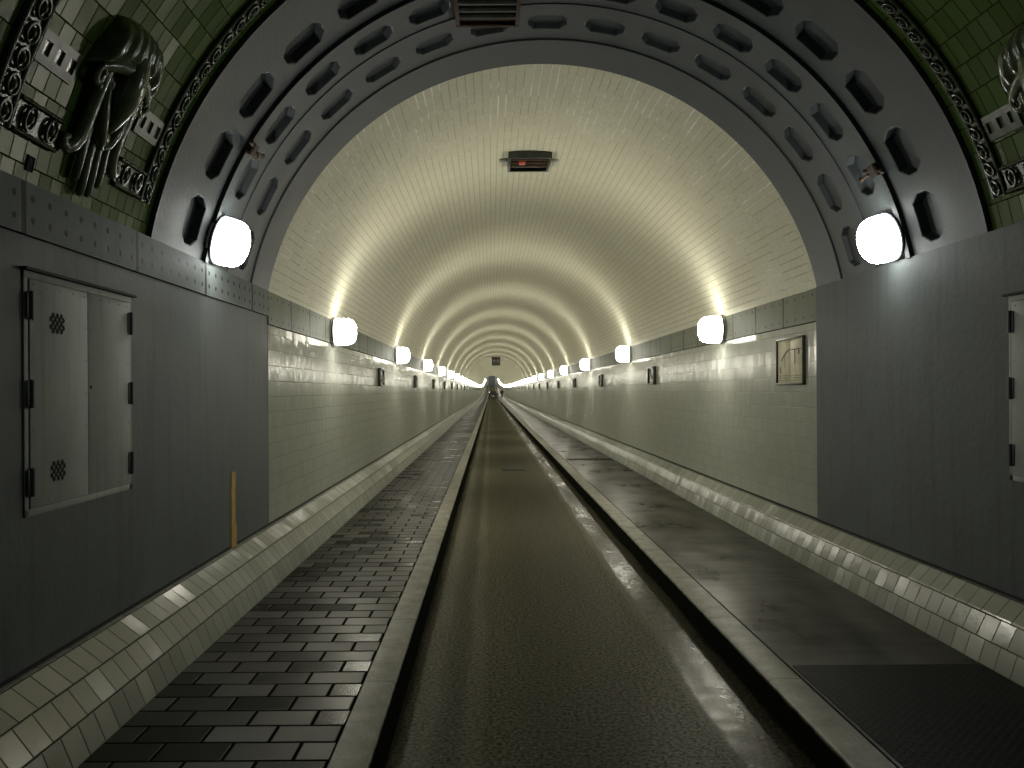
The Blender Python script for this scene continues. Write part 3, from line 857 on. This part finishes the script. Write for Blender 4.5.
# ------------------------------------------------------------------ cabinets in the grey walls
def cabinet(side, x, y0, y1, z0, z1, label):
    r = empty('wall_cabinet', (0, 0, 0), label, 'cabinet', 'steel cabinets in the grey walls')
    place(r, (x, (y0+y1)/2, (z0+z1)/2), (side, 0, 0))
    w, h = y1-y0, z1-z0
    near = -1 if side == 1 else 1
    # local x axis direction along the tunnel: find sign so that 'near' is toward the camera
    lx = (r.matrix_world.to_3x3() @ Vector((1, 0, 0))).y
    nx = -1 if lx > 0 else 1
    f = MB()
    for lo, hi in (((-w/2, -h/2, 0), (w/2, -h/2+0.03, 0.006)), ((-w/2, h/2-0.03, 0), (w/2, h/2, 0.008)),
                   ((-w/2, -h/2, 0), (-w/2+0.03, h/2, 0.006)), ((w/2-0.03, -h/2, 0), (w/2, h/2, 0.006))):
        f.bbox(lo, hi, 0.002)
    f.box((-w/2+0.02, -h/2+0.02, 0.0), (w/2-0.02, h/2-0.02, 0.004), 1)
    f.box((-w/2-0.02, h/2, 0.0), (w/2+0.02, h/2+0.012, 0.030), 1)            # dark drip edge
    f.build('frame', [M['cab'], M['black_joint']], r)
    split = nx*(-0.02)
    for s in (-1, 1):
        lo = -w/2+0.032 if s < 0 else split+0.002
        hi = split-0.002 if s < 0 else w/2-0.032
        d = MB(); d.bbox((lo, -h/2+0.032, 0.005), (hi, h/2-0.032, 0.012), 0.002)
        for kx in range(5):
            for yy in (-h/2+0.055, h/2-0.055):
                d.ball((lo+0.03+(hi-lo-0.06)*kx/4, yy, 0.012), (0.004, 0.004, 0.003), 8, 4)
        for ky in range(1, 6):
            for xx in (lo+0.02, hi-0.02): d.ball((xx, -h/2+0.05+(h-0.1)*ky/6, 0.012), (0.004, 0.004, 0.003), 8, 4)
        dn = d.build('door', M['cab'], r)
        if s == nx:       # the leaf nearer the camera carries the vents
            for zc in (h/2-0.20, -h/2+0.17):
                v = MB(); e = 0.0165; zz = 0.0135
                for i in range(-6, 7):
                    for j in range(-6, 7):
                        if (i + j) % 2 or abs(i) > 3 or abs(j) > 2: continue
                        px = (lo+hi)/2 - 0.03 + i*e; py = zc + j*e
                        dia = [(e, 0), (e/2, e/2), (0, e), (-e/2, e/2), (-e, 0), (-e/2, -e/2), (0, -e), (e/2, -e/2)]
                        A = [v.vert((px+q[0], py+q[1], zz)) for q in dia]
                        B = [v.vert((px+0.0125*math.cos(PI*q/4), py+0.0125*math.sin(PI*q/4), zz)) for q in range(8)]
                        D = [v.vert((px+0.0115*math.cos(PI*q/4), py+0.0115*math.sin(PI*q/4), zz-0.0012)) for q in range(8)]
                        for q in range(8):
                            w2 = (q+1) % 8
                            v.face((A[q], A[w2], B[w2], B[q])); v.face((B[q], B[w2], D[w2], D[q]), 1)
                        v.face(D, 1)
                v.build('vent_grille', [M['cab'], M['hole']], dn)
        else:
            k = MB(); k.lathe([(0.008, 0.0), (0.008, 0.003), (0.004, 0.0035)], 12, Matrix.Translation((split - nx*0.025, 0.03, 0.0118))); k.build('keyhole', M['hole'], dn)
        for hz in (h*0.36, 0.0, -h*0.36):
            hg = MB(); xx = s*(w/2-0.030)
            hg.tube([(xx, hz-0.058, 0.020), (xx, hz+0.058, 0.020)], 0.011, 10)
            hg.bbox((xx-0.024, hz-0.055, 0.012), (xx+0.024, hz+0.055, 0.018), 0.002)
            hg.build('hinge', M['hinge'], r)
    return r
cabinet(1, XL, 3.25, 4.22, 1.145, 2.155, 'grey two-door steel cabinet with punched vents set in the left grey wall')
cabinet(-1, XR-0.012, 3.32, 4.29, 1.155, 2.14, 'grey steel cabinet cut off by the picture edge in the right grey wall')

# yellow strip low on the left grey wall
mb = MB()
seg = 8
for k in range(seg):
    z0 = 0.512 + (1.066-0.512)*k/seg; z1 = 0.512 + (1.066-0.512)*(k+1)/seg
pts0 = [(XL-0.002, 5.835 + (0.010 if k > 5 else 0)*math.sin(k) , 0.512+0.554*k/seg) for k in range(seg+1)]
for k, p in enumerate(pts0):
    w = 0.10 if k > 2 else 0.12
    for dx, dy in ((0, 0), (0.008, 0.006), (0.008, w-0.006), (0, w)): mb.vert((p[0]+dx, p[1]+dy, p[2]))
for k in range(seg):
    for i in range(4):
        j = (i+1) % 4; mb.face((4*k+i, 4*k+j, 4*k+4+j, 4*k+4+i), smooth=False)
mb.face((0, 1, 2, 3)); mb.face((4*seg, 4*seg+1, 4*seg+2, 4*seg+3))
tag(mb.build('yellow_strip', M['yellow']), 'worn yellow vertical strip low on the left grey wall beside the plinth', 'strip')

# ------------------------------------------------------------------ boxes on the crown of the vault
def crown_box(y0, y1, x0, x1, mats, label, drop, red):
    zt = ACZ + math.sqrt(AR**2 - max(abs(x0-ACX), abs(x1-ACX))**2)
    yc, xc = (y0+y1)/2, (x0+x1)/2
    r = empty('ceiling_box', (xc, yc, zt), label, 'light box')
    w, l = (x1-x0)/2, (y1-y0)/2
    f = MB(); t = 0.03
    for lo, hi in (((-w, -l, -drop), (w, -l+t, 0.06)), ((-w, l-t, -drop), (w, l, 0.06)), ((-w, -l+t, -drop), (-w+t, l-t, 0.06)), ((w-t, -l+t, -drop), (w, l-t, 0.06))):
        f.bbox(lo, hi, 0.006)
    f.build('frame', mats[0], r)
    b = MB(); b.box((-w+t*0.9, -l+t*0.9, -drop*0.35), (w-t*0.9, l-t*0.9, 0.05)); b.build('back_panel', mats[1], r)
    for k in range(3):
        p = MB(); yy = -l*0.5 + l*0.45*k
        p.tube([(-w+t, yy, -drop*0.55), (w-t, yy, -drop*0.55)], 0.022, 10); p.build('tube', mats[2], r)
    if red:
        p = MB(); p.bbox((-w*0.48, -l*0.35, -drop*0.9), (-w*0.18, l*0.1, -drop*0.3), 0.012); p.build('red_housing', M['red'], r)
        for sx in (-1, 1):
            p = MB(); p.bbox((sx*(w+0.055)-0.05, 0.0-0.05, -0.02), (sx*(w+0.055)+0.05, 0.07, 0.05), 0.012)
            p.build('bracket', M['pipe'], r)
    return r
crown_box(9.30, 9.90, 0.225, 0.735, (M['dark_box'], M['pipe'], M['rust']), 'dark framed box with a red housing on the cream vault crown', 0.07, True)
crown_box(5.36, 5.82, -0.235, 0.225, (M['rust'], M['rust'], M['dark_box']), 'rusty brown box at the top edge of the picture under the iron arch', 0.05, False)

# hanging signal panel far along
r = empty('signal_panel', (0.46, 64.0, 4.42), 'dark square signal panel hanging from the vault far down the tunnel', 'signal')
p = MB(); p.bbox((-0.34, -0.08, -0.74), (0.34, 0.08, -0.06), 0.02); p.build('housing', M['dark_box'], r)
for sx in (-0.25, 0.25):
    p = MB(); p.tube([(sx, 0, -0.08), (sx, 0, 0.0)], 0.02, 8); p.build('hanger', M['hinge'], r)
for sx in (-0.15, 0.15):
    p = MB(); p.lathe([(0.11, 0), (0.115, 0.05), (0.10, 0.05), (0.09, 0.01)], 18, Matrix.Translation((sx, -0.08, -0.35)) @ Matrix.Rotation(R_(90), 4, 'X')); p.build('lens', M['pipe'], r)

# ------------------------------------------------------------------ covers on the ground
def cover(name, lo, hi, z, label, cat, m):
    mb = MB(); mb.bbox((lo[0], lo[1], z-0.03), (hi[0], hi[1], z+0.002), 0.001, 0)
    nx = max(2, int((hi[0]-lo[0])/0.06))
    for k in range(nx):
        x = lo[0] + (hi[0]-lo[0])*(k+0.5)/nx
        mb.bbox((x-0.016, lo[1]+0.03, z), (x+0.016, hi[1]-0.03, z+0.004), 0.0015, 0)
    return tag(mb.build(name, m), label, cat)
cover('drain_cover', (0.235, 16.55), (0.70, 17.05), 0.0, 'small dark iron drain cover in the middle of the lane', 'drain cover', M['cast'])
cover('channel_cover', (1.60, 16.85), (2.585, 17.25), PAVE, 'dark iron channel cover across the right pavement', 'drain cover', M['cast'])
cover('channel_cover', (-1.60, 29.0), (-0.67, 29.7), PAVE, 'dark iron channel cover across the left pavement', 'drain cover', M['cast'])
mb = MB(); mb.bbox((1.595, 1.2, PAVE-0.03), (2.598, 4.25, PAVE+0.005), 0.003)
tag(mb.build('tread_plate', M['tread']), 'black ribbed tread plate in the near corner of the right pavement', 'plate')

# ------------------------------------------------------------------ far end: wall, gate, car, walker
zr = rise(YF)
mb = MB()
xs = [XL-0.3, XR+0.3]
mb.box((xs[0], YF, zr-0.3), (xs[1], YF+0.3, zr+4.8)); struct(mb.build('wall_end', M['plaster']))
g = empty('lift_gate', (0.45, YF, zr), 'blue-grey gate closing the far end of the tunnel', 'gate')
p = MB()
pts = []
for k in range(6):
    x0 = -1.0 + k*0.334
    pts += [(x0, -0.03), (x0+0.02, -0.06), (x0+0.314, -0.06), (x0+0.334, -0.03)]
pts += [(1.004, -0.01), (-1.0, -0.01)]
A = [p.vert((x, y, 0.0)) for x, y in pts]; B = [p.vert((x, y, 3.4)) for x, y in pts]
for k in range(len(pts)): p.face((A[k], A[(k+1) % len(pts)], B[(k+1) % len(pts)], B[k]), smooth=False)
p.face(A[::-1]); p.face(B)
p.build('leaf', M['gate'], g)
p = MB(); p.bbox((-1.15, -0.10, 0), (-1.0, 0, 3.55), 0.01); p.bbox((1.0, -0.10, 0), (1.15, 0, 3.55), 0.01); p.bbox((-1.15, -0.10, 3.4), (1.15, 0, 3.6), 0.01); p.build('frame', M['hinge'], g)

M['car_paint'] = plain('black_car_paint', (0.018, 0.019, 0.022), 0.25)
M['car_glass'] = plain('dark_car_glass', (0.03, 0.035, 0.04), 0.08)
M['tyre'] = plain('tyre_rubber', (0.012, 0.012, 0.012), 0.8)
M['lens'] = plain('red_lens', (0.09, 0.012, 0.01), 0.7)
M['plate_white'] = plain('white_plate', (0.6, 0.6, 0.56), 0.4)
YC = 146.0
car = empty('car', (0.46, YC, rise(YC)), 'small dark car seen from behind, far down the lane', 'car')
# body sections along the length: (y, half width, z low, z belt)
def shell(secs, m, name, parent):
    mb = MB(); prev = None
    for y, prof in secs:
        ids = [mb.vert((x, y, z)) for x, z in prof]
        if prev:
            n = len(ids)
            for i in range(n): mb.face((prev[i], prev[(i+1) % n], ids[(i+1) % n], ids[i]))
        else: mb.face(ids)
        prev = ids
    mb.face(prev[::-1])
    return mb.build(name, m, parent, sharp=50)
def belt(w, z0, z1): return [(-w*0.92, z0), (w*0.92, z0), (w, z0+0.12), (w*1.0, (z0+z1)/2), (w*0.95, z1), (-w*0.95, z1), (-w, (z0+z1)/2), (-w, z0+0.12)]
shell([(0.0, belt(0.76, 0.34, 0.86)), (0.12, belt(0.84, 0.26, 0.94)), (1.0, belt(0.86, 0.22, 0.95)), (2.6, belt(0.86, 0.22, 0.93)), (3.6, belt(0.83, 0.24, 0.80)), (3.95, belt(0.72, 0.30, 0.66))], M['car_paint'], 'body', car)
def roofp(w0, w1, z0, z1): return [(-w0, z0), (w0, z0), (w1, z1-0.05), (w1*0.85, z1), (-w1*0.85, z1), (-w1, z1-0.05)]
cb = shell([(0.10, roofp(0.74, 0.70, 0.92, 0.95)), (0.45, roofp(0.78, 0.60, 0.92, 1.40)), (1.0, roofp(0.80, 0.62, 0.92, 1.46)), (1.9, roofp(0.80, 0.62, 0.92, 1.43)), (2.7, roofp(0.78, 0.72, 0.90, 0.94))], M['car_paint'], 'cabin', car)
p = MB(); q = [p.vert(v) for v in ((-0.62, 0.17, 0.99), (0.62, 0.17, 0.99), (0.52, 0.40, 1.35), (-0.52, 0.40, 1.35))]; q2 = [p.vert((v[0], v[1]+0.03, v[2])) for v in ((-0.62, 0.17, 0.99), (0.62, 0.17, 0.99), (0.52, 0.40, 1.35), (-0.52, 0.40, 1.35))]
p.face(q); p.face(q2[::-1])
for i in range(4): p.face((q[i], q[(i+1) % 4], q2[(i+1) % 4], q2[i]))
po = p.build('rear_window', M['car_glass'], car); po.location = (0, -0.03, 0.02)
for sx in (-0.74, 0.74):
    for yy in (0.75, 3.15):
        p = MB(); p.lathe([(0.16, -0.09), (0.29, -0.09), (0.31, -0.06), (0.31, 0.06), (0.29, 0.09), (0.16, 0.09)], 20, Matrix.Translation((sx, yy, 0.31)) @ Matrix.Rotation(R_(90), 4, 'Y')); p.build('wheel', M['tyre'], car)
    p = MB(); p.bbox((sx*0.86-0.10, -0.03, 0.66), (sx*0.86+0.10, 0.10, 0.84), 0.02); p.build('tail_lamp', M['lens'], car)
    p = MB(); p.bbox((sx*1.22-0.09, 2.25, 0.92), (sx*1.22+0.09, 2.36, 1.06), 0.03); p.build('side_mirror', M['car_paint'], car)
p = MB(); p.bbox((-0.26, -0.035, 0.50), (0.26, 0.02, 0.61), 0.006); p.build('number_plate', M['plate_white'], car)
p = MB(); p.bbox((-0.80, -0.06, 0.32), (0.80, 0.10, 0.50), 0.04); p.build('bumper', M['hinge'], car)

# distant walker on the right pavement
M['skin'] = plain('skin', (0.45, 0.30, 0.22), 0.6)
M['coat'] = plain('dark_coat', (0.02, 0.02, 0.022), 0.8)
M['trousers'] = plain('dark_trousers', (0.025, 0.025, 0.03), 0.8)
M['hair'] = plain('dark_hair', (0.02, 0.015, 0.01), 0.6)
def skinned(name, verts, edges, radii, m, parent, root=0):
    me = bpy.data.meshes.new(name); me.from_pydata(verts, edges, [])
    o = bpy.data.objects.new(name, me); C.objects.link(o); o.parent = parent
    md = o.modifiers.new('skin', 'SKIN'); md.use_smooth_shade = True
    for i, v in enumerate(me.skin_vertices[0].data):
        v.radius = radii[i] if isinstance(radii[i], tuple) else (radii[i], radii[i]); v.use_root = i == root
    sb = o.modifiers.new('sub', 'SUBSURF'); sb.levels = 1; sb.render_levels = 1
    me.materials.append(m)
    return o
YW = 140.0
per = empty('person', (1.98, YW, PAVE+rise(YW)), 'person in dark coat walking on the right pavement, far away', 'person')
hv = [(0,0,0.93),(0,0.01,1.10),(0,0.01,1.30),(0,0,1.42),(0,-0.01,1.50),(0,-0.02,1.60),(0,-0.02,1.69),
      (-0.18,0,1.38),(-0.24,0.04,1.12),(-0.25,-0.06,0.90),(-0.25,-0.08,0.80),(0.18,0,1.38),(0.24,-0.04,1.12),(0.25,-0.10,0.90),(0.25,-0.12,0.80),
      (-0.09,0,0.88),(-0.10,-0.12,0.50),(-0.10,-0.10,0.08),(-0.10,-0.22,0.04),(0.09,0,0.88),(0.10,0.10,0.50),(0.10,0.28,0.12),(0.10,0.18,0.04)]
he = [(0,1),(1,2),(2,3),(3,4),(4,5),(5,6),(3,7),(7,8),(8,9),(9,10),(3,11),(11,12),(12,13),(13,14),(0,15),(15,16),(16,17),(17,18),(0,19),(19,20),(20,21),(21,22)]
hr = [(0.15,0.11),(0.14,0.10),(0.16,0.11),(0.08,0.07),(0.055,0.055),(0.085,0.10),(0.06,0.07),0.06,0.048,0.036,0.035,0.06,0.048,0.036,0.035,
      0.085,0.062,0.045,0.035,0.085,0.062,0.045,0.035]
skinned('body', hv, he, hr, M['skin'], per)
skinned('coat', [(0,0,0.78),(0,0,0.95),(0,0.01,1.12),(0,0.01,1.30),(0,0,1.43),(-0.19,0,1.38),(-0.25,0.04,1.12),(-0.26,-0.05,0.92),(0.19,0,1.38),(0.25,-0.04,1.12),(0.26,-0.09,0.92)],
        [(0,1),(1,2),(2,3),(3,4),(4,5),(5,6),(6,7),(4,8),(8,9),(9,10)], [(0.20,0.16),(0.19,0.14),(0.17,0.12),(0.18,0.13),(0.10,0.09),0.08,0.065,0.055,0.08,0.065,0.055], M['coat'], per)
skinned('trousers', [(0,0,0.92),(-0.09,0,0.86),(-0.10,-0.12,0.50),(-0.10,-0.10,0.12),(0.09,0,0.86),(0.10,0.10,0.50),(0.10,0.27,0.15)],
        [(0,1),(1,2),(2,3),(0,4),(4,5),(5,6)], [(0.14,0.11),0.10,0.078,0.065,0.10,0.078,0.065], M['trousers'], per)
p = MB(); p.ball((0, 0.0, 1.67), (0.095, 0.115, 0.10), 12, 8); p.build('hair', M['hair'], per, sharp=80)

# ------------------------------------------------------------------ world, camera, colour
w = bpy.data.worlds.new('World'); bpy.context.scene.world = w; w.use_nodes = True
bg = w.node_tree.nodes['Background']; bg.inputs[0].default_value = (0.85, 0.95, 1.0, 1); bg.inputs[1].default_value = 0.055

cam = bpy.data.cameras.new('Camera'); co = bpy.data.objects.new('Camera', cam); C.objects.link(co)
cam.sensor_fit = 'HORIZONTAL'; cam.sensor_width = 36.0; cam.lens = FPX/1024*36.0
cam.shift_x = (512-VPX)/1024; cam.shift_y = -(384-VPY)/1024
cam.clip_start = 0.05; cam.clip_end = 600
roll = R_(0.35)
co.matrix_world = Matrix.Translation((0, 0, EYE)) @ Matrix.Rotation(R_(90), 4, 'X') @ Matrix.Rotation(-roll, 4, 'Z')
sc = bpy.context.scene
sc.camera = co
vs = sc.view_settings
vs.view_transform = 'Standard'; vs.look = 'None'; vs.gamma = 1.0; vs.use_curve_mapping = False; vs.exposure = 0.0
sc.cycles.max_bounces = 10; sc.cycles.diffuse_bounces = 6; sc.cycles.glossy_bounces = 4
sc.cycles.use_denoising = True; sc.cycles.denoising_prefilter = 'ACCURATE'; sc.cycles.use_adaptive_sampling = False
sc.cycles.sample_clamp_indirect = 6.0
